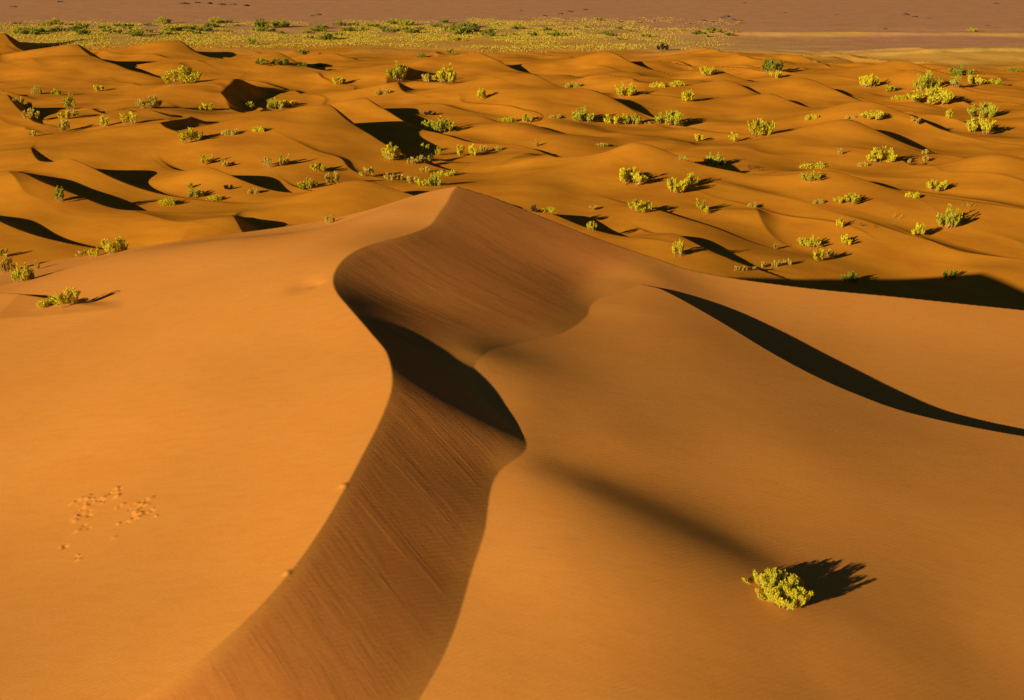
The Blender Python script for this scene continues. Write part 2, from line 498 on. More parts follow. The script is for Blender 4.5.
def plain_material():
    m, nt, bs = new_mat('stony_plain')
    L = nt.links.new
    bs.inputs['Roughness'].default_value = 0.95
    bs.inputs['Specular IOR Level'].default_value = 0.0
    pos = N(nt, 'ShaderNodeNewGeometry').outputs['Position']
    sep = N(nt, 'ShaderNodeSeparateXYZ')
    L(pos, sep.inputs[0])
    streak = noise(nt, 1.0, 6, 0.62, placed(nt, pos, 0.02, (0.006, 0.022, 0)))
    fine = noise(nt, 1.0, 7, 0.75, placed(nt, pos, 0, (0.12, 0.12, 0)))
    stone = mix(nt, ramp(nt, fine, [(0.35, 0), (0.68, 1)]), (0.74, 0.35, 0.16), (0.96, 0.49, 0.24))
    sand = mix(nt, ramp(nt, fine, [(0.35, 0), (0.65, 1)]), (0.98, 0.52, 0.09), (1.0, 0.64, 0.14))
    # sandy near the dunes, stony farther out: the sandy belt is broad on the left, narrower on the right
    right = ramp(nt, math_node(nt, 'ADD', math_node(nt, 'MULTIPLY', sep.outputs[0], 0.0045), 0.25), [(0.35, 0), (0.75, 1)])
    yw = math_node(nt, 'ADD', sep.outputs[1], math_node(nt, 'MULTIPLY', math_node(nt, 'SUBTRACT', streak, 0.5), 130.0))
    left_belt = ramp(nt, math_node(nt, 'MULTIPLY', yw, 0.001), [(0.425, 1.0), (0.455, 0.0)])
    right_belt = ramp(nt, math_node(nt, 'MULTIPLY', yw, 0.001), [(0.325, 1.0), (0.345, 0.0)])
    belt = mix(nt, right, left_belt, right_belt)
    line = ramp(nt, math_node(nt, 'MULTIPLY', yw, 0.001), [(0.402, 0.0), (0.410, 0.9), (0.414, 0.9), (0.424, 0.0)])
    belt = math_node(nt, 'MAXIMUM', belt, math_node(nt, 'MULTIPLY', line, right))
    yo = math_node(nt, 'ADD', yw, math_node(nt, 'MULTIPLY', right, 62.0))
    sand = mix(nt, ramp(nt, math_node(nt, 'MULTIPLY', yo, 0.001), [(0.325, 0.0), (0.385, 1.0)]), (0.94, 0.36, 0.03), sand)
    col = mix(nt, belt, stone, sand)
    pale = ramp(nt, noise(nt, 1.0, 5, 0.6, placed(nt, pos, 0.05, (0.006, 0.03, 0))), [(0.58, 0), (0.68, 1)])
    col = mix(nt, math_node(nt, 'MULTIPLY', pale, 0.55), col, (0.93, 0.50, 0.22))
    L(col, bs.inputs['Base Color'])
    bp = N(nt, 'ShaderNodeBump')
    bp.inputs['Strength'].default_value = 0.6
    bp.inputs['Distance'].default_value = 1.0
    L(math_node(nt, 'MULTIPLY', fine, 0.5), bp.inputs['Height'])
    L(bp.outputs[0], bs.inputs['Normal'])
    return m

# ------------------------------------------------------------------ shrubs
def hit_ground(uv):
    """where the line of sight through each picture point meets the ground"""
    uv = np.array(uv, float)
    D = np.array([ray(u, v) for u, v in uv])
    tt = np.concatenate([np.linspace(12, 130, 420), np.geomspace(130.6, 1500, 420)])
    X = D[:, 0:1] * tt
    Y = D[:, 1:2] * tt
    Z = CZ + D[:, 2:3] * tt
    G = terrain(X, Y)[0]
    below = Z < G
    i = np.argmax(below, axis=1)
    i = np.maximum(i, 1)
    r = np.arange(len(uv))
    a, b = tt[i - 1], tt[i]
    for _ in range(14):
        m = 0.5 * (a + b)
        g = terrain(D[:, 0] * m, D[:, 1] * m)[0]
        under = CZ + D[:, 2] * m < g
        b = np.where(under, m, b)
        a = np.where(under, a, m)
    return np.stack([D[:, 0] * b, D[:, 1] * b, CZ + D[:, 2] * b], 1)

def leaf_material(name, light, deep):
    m, nt, bs = new_mat(name)
    L = nt.links.new
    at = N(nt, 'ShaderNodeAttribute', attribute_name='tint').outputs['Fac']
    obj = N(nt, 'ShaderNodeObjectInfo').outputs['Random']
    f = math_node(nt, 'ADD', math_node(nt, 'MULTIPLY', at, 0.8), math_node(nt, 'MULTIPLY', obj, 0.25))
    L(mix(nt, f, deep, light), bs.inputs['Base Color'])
    bs.inputs['Roughness'].default_value = 0.7
    bs.inputs['Specular IOR Level'].default_value = 0.15
    tr = N(nt, 'ShaderNodeBsdfTranslucent')
    L(mix(nt, f, deep, light), tr.inputs['Color'])
    ms = N(nt, 'ShaderNodeMixShader')
    ms.inputs[0].default_value = 0.3
    out = nt.nodes['Material Output']
    L(bs.outputs[0], ms.inputs[1]); L(tr.outputs[0], ms.inputs[2]); L(ms.outputs[0], out.inputs['Surface'])
    return m

LEAF = {'bright': leaf_material('yellow_green_leaves', (1.0, 0.88, 0.045), (0.72, 0.66, 0.03)),
        'green': leaf_material('green_leaves', (0.88, 0.82, 0.05), (0.46, 0.48, 0.035)),
        'pale': leaf_material('straw_leaves', (0.95, 0.78, 0.14), (0.62, 0.48, 0.07)),
        'dark': leaf_material('dry_twigs_shaded_leaves', (0.16, 0.11, 0.06), (0.06, 0.045, 0.03)),  # dry twigs; also shade put into the leaf colour of shrubs lying in shadow
        'belt': leaf_material('scrub_leaves', (0.60, 0.60, 0.05), (0.20, 0.25, 0.03)),
        'straw': leaf_material('dry_grass_blades', (1.0, 0.64, 0.085), (0.46, 0.46, 0.05))}

def bark_material():
    m, nt, bs = new_mat('pale_bark')
    pos = N(nt, 'ShaderNodeTexCoord').outputs['Object']
    nt.links.new(mix(nt, noise(nt, 14, 4, 0.6, pos), (0.30, 0.20, 0.11), (0.62, 0.45, 0.28)), bs.inputs['Base Color'])
    bs.inputs['Roughness'].default_value = 0.9
    return m

BARK = bark_material()

class Cloud:
    """many small leaf faces with a tint for each"""
    def __init__(self):
        self.v, self.f, self.t = [], [], []

    def blade(self, p, d, side, ln, wd, tint):
        n = len(self.v)
        a, b = p - side * wd * 0.5, p + side * wd * 0.5
        m = p + d * ln * 0.55
        self.v += [a, b, m + side * wd * 0.65, p + d * ln, m - side * wd * 0.65]
        self.f.append((n, n + 1, n + 2, n + 3, n + 4))
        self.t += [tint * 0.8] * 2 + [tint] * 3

    def tube(self, P, R, k=5):
        n = len(self.v)
        for i, p in enumerate(P):
            d = P[min(i + 1, len(P) - 1)] - P[max(i - 1, 0)]
            d = d / (np.linalg.norm(d) + 1e-9)
            s = np.cross(d, [0.3, 0.9, 0.2]); s /= np.linalg.norm(s) + 1e-9
            t = np.cross(d, s)
            for j in range(k):
                a = 2 * math.pi * j / k
                self.v.append(p + (s * math.cos(a) + t * math.sin(a)) * R[i])
                self.t.append(0.5)
        for i in range(len(P) - 1):
            for j in range(k):
                a, b = n + i * k + j, n + i * k + (j + 1) % k
                self.f.append((a, b, b + k, a + k))

    def mesh(self, name, mat):
        me = bpy.data.meshes.new(name)
        me.from_pydata([tuple(p) for p in self.v], [], self.f)
        at = me.attributes.new('tint', 'FLOAT', 'POINT')
        at.data.foreach_set('value', np.array(self.t, np.float32))
        me.materials.append(mat)
        me.update()
        return me

def unit(v):
    return v / (np.linalg.norm(v) + 1e-9)

def shrub_shape(seed, nstem, nleaf, leaf, tallness=0.75, spread=1.0, sparse=0.0, plume=0.085):
    """shrub about 1 wide: upright plumes of small leaves on bare forked stems; returns (foliage, branches)"""
    r = random.Random(seed)
    fol, br = Cloud(), Cloud()
    for s in range(nstem):
        a = r.uniform(0, 2 * math.pi)
        q = math.sqrt(r.random())
        foot = np.array([math.cos(a) * q * 0.22 * spread, math.sin(a) * q * 0.22, -0.04])
        lean = np.array([math.cos(a) * q * 0.52 * spread, math.sin(a) * q * 0.52, 1.0])
        hh = tallness * (1.05 - 0.45 * q * q) * r.uniform(0.72, 1.12)
        tip = foot + np.array([lean[0] * 0.62, lean[1] * 0.62, hh])
        mid = foot * 0.5 + tip * 0.5 + np.array([r.uniform(-.04, .04), r.uniform(-.04, .04), 0.02])
        mid[:2] += lean[:2] * 0.08
        path = [foot + (mid - foot) * t * (2 - t) * 0.5 * 0 + (1 - t) ** 2 * foot * 0 + ((1 - t) ** 2 * foot + 2 * t * (1 - t) * mid + t * t * tip)
                for t in np.linspace(0, 1, 6)]
        br.tube([np.array([0, 0, -0.10]), foot * 0.6 + np.array([0, 0, -0.045]), foot + np.array([0, 0, 0.02])], [0.022, 0.016, 0.013])
        br.tube(path, np.linspace(0.014, 0.004, 6) * (1 + 0.6 * r.random()))
        side_n = r.randint(2, 4)
        plumes = [(path, 0.36)]
        for k in range(side_n):
            t0 = r.uniform(0.25, 0.7)
            p0 = path[int(t0 * 5)]
            b = r.uniform(0, 2 * math.pi)
            p1 = p0 + np.array([math.cos(b) * 0.13, math.sin(b) * 0.13, hh * r.uniform(0.18, 0.36)])
            sub = [p0 + (p1 - p0) * t + np.array([0, 0, 0.03 * t * t]) for t in np.linspace(0, 1, 4)]
            br.tube(sub, np.linspace(0.007, 0.003, 4), 4)
            plumes.append((sub, 0.2))
        tone = r.uniform(0.35, 1.0)
        for (P, start) in plumes:
            P = np.array(P)
            n = int(nleaf / nstem / (side_n + 1) * r.uniform(0.7, 1.3))
            for i in range(n):
                t = start + (1 - start) * r.random() ** 0.8
                f = t * (len(P) - 1)
                i0 = min(int(f), len(P) - 2)
                c = P[i0] + (P[i0 + 1] - P[i0]) * (f - i0)
                rad = plume * (1.15 - 0.75 * t) * r.random() ** 0.5 * (1 - 0.3 * sparse)
                b = r.uniform(0, 2 * math.pi)
                out = np.array([math.cos(b), math.sin(b), 0.0])
                p = c + out * rad + np.array([0, 0, r.uniform(-.03, .03)])
                d = unit(out * r.uniform(0.3, 1.0) + np.array([0, 0, r.uniform(0.5, 1.2)]))
                sd = unit(np.cross(d, np.array([r.uniform(-1, 1), r.uniform(-1, 1), r.uniform(-1, 1)])))
                fol.blade(p, d, sd, leaf * r.uniform(0.7, 1.5), leaf * r.uniform(0.3, 0.5),
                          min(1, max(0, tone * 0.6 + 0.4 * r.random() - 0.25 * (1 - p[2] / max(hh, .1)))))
    return fol, br

def low_shape(seed, n, leaf):
    """flat cushion of short tufts, about 1 wide"""
    r = random.Random(seed)
    fol = Cloud()
    clumps = [(r.uniform(-.42, .42), r.uniform(-.25, .25), r.uniform(0.12, 0.34)) for _ in range(9)]
    for i in range(n):
        cx, cy, ch = clumps[i % 9]
        b, q = r.uniform(0, 2 * math.pi), r.random() ** 0.6 * 0.13
        p = np.array([cx + math.cos(b) * q, cy + math.sin(b) * q, r.uniform(-0.02, ch * (1 - q * 4.5))])
        d = unit(np.array([math.cos(b) * .6, math.sin(b) * .6, r.uniform(.5, 1.2)]))
        sd = unit(np.cross(d, np.array([r.uniform(-1, 1), r.uniform(-1, 1), r.uniform(-1, 1)])))
        fol.blade(p, d, sd, leaf * r.uniform(.7, 1.5), leaf * r.uniform(.3, .5), r.random())
    return fol

_MESH = {}
def shrub_meshes(kind, i, tone):
    key = (kind, i, tone)
    if key not in _MESH:
        if kind == 'hero':
            f, b = shrub_shape(517, 46, 17000, 0.032, 0.50, 1.0, plume=0.058)
        elif kind == 'big':
            f, b = shrub_shape(100 + i, 15, 1500, 0.085, 0.62 + 0.05 * (i % 3))
        elif kind == 'tall':
            f, b = shrub_shape(200 + i, 9, 900, 0.10, 1.05)
        elif kind == 'small':
            f, b = shrub_shape(300 + i, 7, 420, 0.14, 0.65), None
            f = f[0]
        elif kind == 'low':
            f, b = low_shape(400 + i, 700, 0.075), None
        elif kind == 'twig':
            f, b = shrub_shape(450 + i, 8, 90, 0.12, 0.4, 1.0, 0.5)
            f, b = b, None
        _MESH[key] = (f.mesh('foliage', LEAF[tone]), b.mesh('branches', BARK) if b is not None else None)
    return _MESH[key]

def plant(kind, i, tone, loc, size, zscale, rot, label, group, squash=1.0, cat='shrub', name='desert_shrub'):
    fm, bm = shrub_meshes(kind, i, tone)
    if bm is None:
        root = link(bpy.data.objects.new(name, fm))
    else:
        root = link(bpy.data.objects.new(name, None))
        root.empty_display_size = 0.2
        for nm, me in (('foliage', fm), ('branches', bm)):
            c = link(bpy.data.objects.new(nm, me))
            c.parent = root
    root.location = loc
    root.scale = (size, size * squash, size * zscale)
    root.rotation_euler = (0, 0, rot)
    root['label'] = label
    root['category'] = cat
    if group:
        root['group'] = group
    return root

# base point in the picture, width and height in pixels, form, tone, what it stands on or beside
SHRUBS = [
    # upper left
    (183, 85, 32, 12, 'big', 'bright', 'wide yellow-green shrub alone on the bright slope at upper left'),
    (151, 109, 25, 10, 'big', 'pale', 'straw-coloured shrub on the lit sand left of the steep brown dune face'),
    (100, 92, 10, 6, 'small', 'bright', 'little shrub on the plain slope above the three shrubs with round shadows'),
    (35, 95, 16, 9, 'low', 'pale', 'low straw-coloured tuft just above the black hollow at far left'),
    (57, 96, 9, 5, 'small', 'green', 'small green shrub at the upper edge of the black hollow at far left'),
    (19, 105, 8, 6, 'small', 'pale', 'small pale shrub inside the left end of the black hollow at far left'),
    (30, 110, 9, 6, 'small', 'green', 'small green shrub deep inside the black hollow at far left'),
    (71, 111, 14, 13, 'tall', 'green', 'upright green shrub with a black shadow right of the hollow at far left'),
    (65, 120, 14, 8, 'small', 'bright', 'yellow shrub on the lower rim of the black hollow at far left'),
    (31, 120, 14, 8, 'small', 'pale', 'straw shrub on the sand below the black hollow at far left'),
    (76, 117, 9, 5, 'small', 'pale', 'tiny straw tuft tucked beneath the upright green shrub at left'),
    (66, 132, 15, 9, 'small', 'pale', 'dry yellow shrub leftmost of three with separate round shadows'),
    (104, 128, 11, 12, 'tall', 'bright', 'slim yellow shrub in the middle of three with separate round shadows'),
    (130, 126, 13, 14, 'tall', 'bright', 'tallest yellow shrub, rightmost of three with separate round shadows'),
    (34, 137, 9, 5, 'small', 'pale', 'tiny pale tuft near the left edge on the dune top above the long shadow'),
    (207, 111, 12, 6, 'small', 'bright', 'small shrub in a gully below the steep brown dune face'),
    (251, 110, 9, 6, 'small', 'green', 'small green shrub in the dark foot of the steep brown dune face'),
    (276, 110, 17, 8, 'big', 'green', 'green shrub just right of the dark foot of the steep brown dune face'),
    (291, 107, 13, 6, 'small', 'bright', 'yellow-green shrub right beside the green one under the brown dune face'),
    (190, 142, 24, 9, 'big', 'bright', 'broad yellow-green shrub with short shadow between two crests at left'),
    (230, 135, 19, 7, 'low', 'pale', 'long low straw tuft on the slope right of the broad yellow-green shrub'),
    (258, 132, 17, 7, 'low', 'bright', 'low yellow tuft pointing towards the black crescent shadow left of centre'),
    (338, 85, 13, 7, 'small', 'bright', 'small shrub in the brown hollow under the upper centre dunes'),
    (253, 46, 11, 6, 'small', 'belt', 'dark shrub alone on the pale sand behind the upper left dunes'),
    (262, 66, 13, 6, 'small', 'belt', None), (274, 66, 13, 6, 'small', 'belt', None), (286, 66, 14, 6, 'small', 'belt', None),
    (301, 66, 15, 5, 'low', 'belt', None), (320, 67, 15, 5, 'low', 'belt', None),
    (305, 55, 11, 5, 'small', 'belt', 'dark green shrub beside the small black shadow above the row of low shrubs'),
    # upper centre
    (396, 80, 19, 12, 'big', 'green', 'round green shrub at the foot of the dark brown dune, upper centre'),
    (430, 83, 13, 8, 'small', 'pale', 'straw shrub touching the left side of a larger shrub, upper centre'),
    (448, 84, 18, 13, 'big', 'bright', 'tall yellow shrub right of its straw neighbour, upper centre'),
    (382, 95, 18, 6, 'low', 'pale', 'flat straw cushion above the brown gully, upper centre'),
    (482, 100, 12, 9, 'small', 'bright', 'small yellow shrub left of a little black shadow, upper centre'),
    (440, 133, 28, 13, 'big', 'green', 'large green shrub at the right tip of the big black crescent shadow'),
    (430, 116, 11, 4, 'small', 'dark', 'dark shrub lying in the upper black crescent shadow'),
    (505, 122, 26, 6, 'low', 'bright', 'long flat yellow cushion right of the big black crescent shadow'),
    (527, 124, 13, 10, 'tall', 'bright', 'upright shrub at the right end of the flat yellow cushion'),
    (555, 118, 15, 4, 'low', 'pale', 'thin straw tuft between the flat cushion and the green dome shrub'),
    (584, 122, 20, 10, 'big', 'green', 'green dome-shaped shrub leftmost in the row right of centre'),
    (612, 125, 15, 8, 'small', 'bright', 'yellow left half of a pair of shrubs right of the dome-shaped one'),
    (630, 125, 17, 10, 'big', 'green', 'green right half of a pair of shrubs with a black shadow behind'),
    (646, 124, 12, 3, 'low', 'pale', 'flat pale tuft between the shrub pair and the large shadowed one'),
    (669, 125, 24, 12, 'big', 'green', 'large green shrub with a long slanting shadow, right end of the row'),
    (626, 96, 24, 9, 'big', 'bright', 'wide yellow shrub on the right flank of the small dune, upper centre'),
    (657, 88, 20, 7, 'low', 'bright', 'left one of two low yellow cushions on the sunlit upper slope'),
    (676, 87, 19, 7, 'low', 'bright', 'right one of two low yellow cushions on the sunlit upper slope'),
    (687, 102, 16, 9, 'small', 'bright', 'yellow shrub on the open slope below the two low cushions'),
    (420, 58, 15, 6, 'low', 'belt', 'dark green cushion behind the brown dune, upper centre'),
    (450, 55, 9, 5, 'small', 'belt', 'small dark shrub on the crest left of the long black shadow near the belt'),
    (572, 88, 19, 6, 'low', 'pale', 'pale shrub inside the large black shadow under the upper centre crest'),
    (662, 51, 11, 6, 'small', 'dark', 'nearly black shrub alone on the purple-brown flat near the belt'),
    (600, 146, 18, 4, 'low', 'pale', 'thin straw tuft on the left shoulder of the cone-shaped dune'),
    # centre, behind the peak
    (391, 161, 16, 12, 'big', 'bright', 'round yellow shrub left of the two slanting shadow lines above the peak'),
    (424, 153, 9, 10, 'tall', 'bright', 'slim yellow shrub at the upper of the two slanting shadow lines'),
    (438, 156, 7, 9, 'tall', 'bright', 'slim yellow shrub at the lower of the two slanting shadow lines'),
    (460, 157, 10, 9, 'small', 'bright', 'first shrub of the short row above the dune peak'),
    (472, 157, 11, 9, 'small', 'bright', 'largest shrub of the short row above the dune peak'),
    (484, 153, 9, 7, 'small', 'pale', 'pale shrub near the right end of the short row above the peak'),
    (496, 151, 13, 6, 'low', 'pale', 'flat straw tuft ending the short row above the peak'),
    (412, 165, 9, 6, 'small', 'pale', None), (421, 163, 9, 6, 'small', 'pale', None), (430, 162, 8, 6, 'small', 'pale', None),
    (368, 177, 14, 8, 'small', 'pale', 'straw shrub with a thin shadow left of the peak, by itself'),
    (390, 181, 11, 6, 'small', 'pale', None), (401, 181, 9, 5, 'small', 'pale', None), (414, 184, 12, 7, 'small', 'pale', None),
    (423, 187, 13, 7, 'small', 'bright', 'yellow shrub touching the darker one right behind the peak'),
    (435, 187, 14, 10, 'big', 'green', 'darker green shrub standing directly behind the dune peak'),
    (446, 176, 21, 7, 'low', 'bright', 'flat yellow cushion with short shadow just above the peak'),
    (425, 173, 9, 5, 'small', 'pale', 'tiny straw tuft left of the flat cushion above the peak'),
    (536, 147, 5, 6, 'tall', 'pale', 'tiny upright tuft on top of the small brown triangular dune'),
    (631, 185, 27, 15, 'big', 'bright', 'big round yellow shrub below the cone-shaped dune'),
    (677, 193, 22, 13, 'big', 'bright', 'broad yellow shrub in front of its taller twin, right of centre'),
    (691, 187, 15, 14, 'tall', 'bright', 'tall narrow yellow shrub behind its broader twin, right of centre'),
    (640, 212, 20, 10, 'big', 'bright', 'yellow shrub with a thin dark line running right from its base'),
    (534, 213, 10, 6, 'small', 'dark', 'dark shrub at the right flank of the peak beside a yellow one'),
    (548, 213, 17, 6, 'low', 'bright', 'yellow cushion beside the right flank of the peak'),
    (592, 232, 10, 11, 'tall', 'bright', 'upright yellow shrub touching the crest line right of the peak'),
    (593, 210, 8, 4, 'small', 'pale', 'tiny pale tuft alone on the flat right of the peak'),
    (678, 258, 10, 15, 'tall', 'bright', 'slim tall shrub at the left end of a curved black shadow'),
    # right
    (760, 137, 26, 15, 'big', 'bright', 'large vivid yellow-green shrub with short black shadow, upper right of the cone dune'),
    (700, 142, 10, 7, 'small', 'bright', 'small shrub with a round shadow left of the vivid large one'),
    (733, 143, 9, 8, 'small', 'bright', 'small shrub directly lower left of the vivid large one'),
    (713, 166, 19, 9, 'big', 'green', 'green shrub at the right end of the block-shaped black shadow'),
    (682, 160, 13, 5, 'low', 'pale', 'pale tuft lying inside the block-shaped black shadow'),
    (755, 170, 22, 7, 'twig', 'dark', 'dark heap of dry twigs on bare sand right of the block-shaped shadow'),
    (812, 168, 31, 6, 'low', 'bright', 'long low yellow cushion above the pointed brown dune on the right'),
    (812, 181, 20, 8, 'big', 'green', 'greenish shrub on the left shoulder of the pointed brown dune on the right'),
    (840, 155, 5, 6, 'tall', 'pale', 'tiny upright pale tuft on the slope left of the golden shrub'),
    (910, 165, 7, 5, 'small', 'pale', None), (925, 162, 8, 5, 'small', 'pale', None), (926, 155, 7, 4, 'small', 'pale', None),
    (879, 163, 26, 13, 'big', 'bright', 'golden-lit bushy shrub with black shadow at right, near two pale dots'),
    (862, 167, 12, 6, 'low', 'pale', 'low pale tuft at the left foot of the golden-lit shrub'),
    (980, 134, 27, 13, 'big', 'bright', 'lower of two large stacked shrubs near the right edge'),
    (982, 118, 23, 12, 'big', 'green', 'upper of two large stacked shrubs near the right edge'),
    (700, 212, 11, 10, 'small', 'green', 'dark green upper shrub of a close pair right of the thin shadow line'),
    (707, 214, 8, 6, 'small', 'bright', 'yellow lower shrub of a close pair right of the thin shadow line'),
    (752, 207, 12, 5, 'low', 'pale', 'small straw tuft above the dark notch in the right middle'),
    (818, 204, 13, 5, 'low', 'pale', 'flat pale tuft left of a paired shrub on the brown slope'),
    (838, 204, 9, 6, 'small', 'bright', 'small half of a paired shrub on the brown slope at right'),
    (852, 204, 18, 9, 'big', 'bright', 'larger half of a paired shrub on the brown slope at right'),
    (912, 198, 15, 7, 'low', 'bright', 'low shrub trailing left of a rounder one on the golden slope at right'),
    (937, 191, 17, 9, 'big', 'bright', 'rounder shrub with a black spot of shade on the golden slope at right'),
    (840, 228, 8, 9, 'small', 'bright', 'small round shrub at the left end of a line of dark twigs'),
    (861, 228, 30, 4, 'twig', 'dark', 'line of dark dry twigs right of a small round shrub'),
    (811, 247, 21, 9, 'big', 'bright', 'bright green-yellow shrub left of a small lens-shaped shadow'),
    (845, 245, 14, 7, 'small', 'bright', 'shrub between the bright one and the small lens-shaped shadow'),
    (818, 262, 11, 10, 'small', 'bright', 'front left shrub of the touching pair above the dark hollow'),
    (830, 259, 10, 7, 'small', 'pale', 'back right shrub of the touching pair above the dark hollow'),
    (947, 228, 19, 15, 'big', 'green', 'dense green shrub on the slope at right with a slanted shadow'),
    (919, 237, 12, 11, 'small', 'bright', 'round yellow ball-like shrub left below the dense green one'),
    (968, 207, 11, 6, 'twig', 'pale', 'bare reddish twig tuft high on the golden slope at right'),
    (896, 218, 12, 6, 'twig', 'pale', 'bare twig tuft in the middle of the golden slope at right'),
    (776, 250, 4, 6, 'tall', 'pale', 'single thin pale stalk on the orange slope right of the curved shadow'),
    (737, 271, 6, 4, 'small', 'pale', None), (743, 271, 6, 4, 'small', 'pale', None), (755, 270, 6, 3, 'small', 'pale', None),
    (763, 268, 7, 5, 'small', 'pale', None), (774, 267, 6, 5, 'small', 'pale', None), (781, 266, 6, 5, 'small', 'pale', None),
    (788, 265, 6, 5, 'small', 'pale', None),
    (849, 282, 17, 7, 'big', 'belt', 'dark shrub on the upper rim of the big black shadow at right'),
    (949, 280, 12, 8, 'small', 'belt', 'dark shrub standing within the big black shadow at right'),
    # upper right
    (707, 76, 16, 8, 'big', 'bright', 'yellow shrub left of a small black shadow, top right dunes'),
    (772, 73, 22, 12, 'big', 'belt', 'tall dark green shrub standing behind a lighter one, top right dunes'),
    (775, 79, 11, 7, 'small', 'bright', 'lighter shrub in front of a tall dark green one, top right dunes'),
    (677, 87, 6, 5, 'small', 'bright', 'small shrub at the right edge of the low yellow cushions'),
    (869, 88, 17, 11, 'big', 'bright', 'yellow shrub on the sunlit side left of the dense green clump'),
    (926, 92, 23, 13, 'big', 'green', 'dense green shrub, upper half of the largest clump at upper right'),
    (930, 103, 36, 12, 'big', 'bright', 'widest yellow-green shrub, lower half of the largest clump at upper right'),
    (898, 100, 23, 6, 'low', 'bright', 'flat yellow cushion left of the largest clump at upper right'),
    (890, 92, 10, 5, 'small', 'green', 'small green shrub above the flat cushion at upper right'),
    (956, 87, 12, 9, 'tall', 'green', 'slim green shrub between two black shadows at upper right'),
    (975, 85, 15, 8, 'big', 'bright', 'yellow shrub left of a thick black bar of shade at upper right'),
    (994, 84, 14, 6, 'low', 'green', 'low green cushion right of the thick black bar of shade'),
    (962, 76, 20, 7, 'big', 'belt', 'dark green shrub right of the angular black shadow at upper right'),
    (1014, 72, 15, 5, 'low', 'belt', 'dark cushion at the right edge of the picture near the pale flat'),
    (811, 120, 16, 6, 'low', 'bright', 'low yellow cushion on the slope left of the brown pointed dune at upper right'),
    (850, 119, 13, 4, 'low', 'pale', 'thin straw tuft on the crest of the brown pointed dune at upper right'),
    (873, 119, 20, 7, 'big', 'bright', 'yellow shrub at the left tip of the lens-shaped black shadow, upper right'),
    (948, 119, 9, 7, 'small', 'bright', 'small shrub on open sand left of the two stacked shrubs'),
    (915, 124, 10, 5, 'small', 'pale', 'pale tuft inside the lens-shaped black shadow, upper right'),
    # middle left
    (208, 164, 14, 7, 'small', 'bright', 'yellow shrub left of a straw one at the start of a long black shadow'),
    (224, 167, 12, 5, 'small', 'pale', 'straw shrub right of a yellow one at the start of a long black shadow'),
    (267, 168, 8, 11, 'tall', 'pale', 'thin upright straw shrub above the right tip of a long black shadow'),
    (285, 166, 12, 9, 'small', 'pale', 'dry shrub right of the thin upright straw one'),
    (318, 173, 14, 9, 'small', 'bright', 'shrub with long thin shadow, uppermost of three left of the peak'),
    (308, 189, 17, 9, 'big', 'bright', 'shrub lowest of three left of the peak'),
    (332, 186, 13, 11, 'small', 'pale', 'straw shrub rightmost of three left of the peak'),
    (165, 205, 27, 8, 'low', 'bright', 'long yellow cushion at the right end of the big black shadow band'),
    (194, 198, 15, 8, 'big', 'green', 'green shrub wedged between two black shadow bands at left'),
    (212, 201, 21, 7, 'low', 'bright', 'yellow cushion right of the green shrub between the shadow bands'),
    (190, 189, 6, 5, 'small', 'green', 'tiny green shrub above the wedge between two black shadow bands'),
    (253, 194, 13, 6, 'low', 'pale', 'pale reddish tuft on the sand right of the black shadow bands'),
    (228, 190, 8, 5, 'small', 'dark', 'small dark shrub near the tip of the upper black shadow band'),
    (63, 203, 12, 14, 'tall', 'belt', 'dark upright shrub hidden inside the big black shadow band at left'),
    (329, 224, 9, 7, 'small', 'pale', 'small pale shrub with a shadow above the left shoulder of the great dune'),
    (115, 254, 21, 14, 'big', 'bright', 'bright bushy shrub on the rear edge of the great dune, largest of three there'),
    (95, 257, 10, 7, 'small', 'bright', 'middle shrub of three along the rear edge of the great dune'),
    (82, 257, 9, 5, 'small', 'pale', 'smallest, leftmost shrub of three along the rear edge of the great dune'),
    (22, 283, 18, 13, 'big', 'bright', 'round yellow shrub, front one of the cluster at the left edge'),
    (8, 273, 16, 12, 'big', 'pale', 'pale wide shrub in the cluster at the left edge'),
    (37, 270, 4, 7, 'tall', 'pale', 'thin single stalk right of the cluster at the left edge'),
    (3, 258, 9, 9, 'small', 'bright', 'shrub cut by the left edge at the top of its cluster'),
    # on the great dune
    (52, 306, 34, 9, 'low', 'bright', 'low trailing yellow-green cushion on the sharp rim at the left'),
    (69, 308, 13, 20, 'tall', 'bright', 'tall yellow-green shrub rising at the right end of a trailing cushion on the rim'),
]
SHARED = [(255, 325, 60, 70, 'low dark green shrub in the row below a black shadow, upper left of centre', 'row of low dark green shrubs'),
          (405, 435, 160, 167, 'tiny straw tuft in the line of three left of the short row', 'line of three straw tufts'),
          (385, 416, 178, 186, 'pale little shrub in the trail of three behind the left side of the peak', 'trail of pale shrubs behind the peak'),
          (905, 930, 152, 168, 'tiny pale dot-like tuft right of the golden-lit shrub', 'pale dots beside the golden shrub'),
          (730, 792, 262, 275, 'tiny pale tuft in the row along the crest above the dark arm', 'row of tiny pale tufts')]

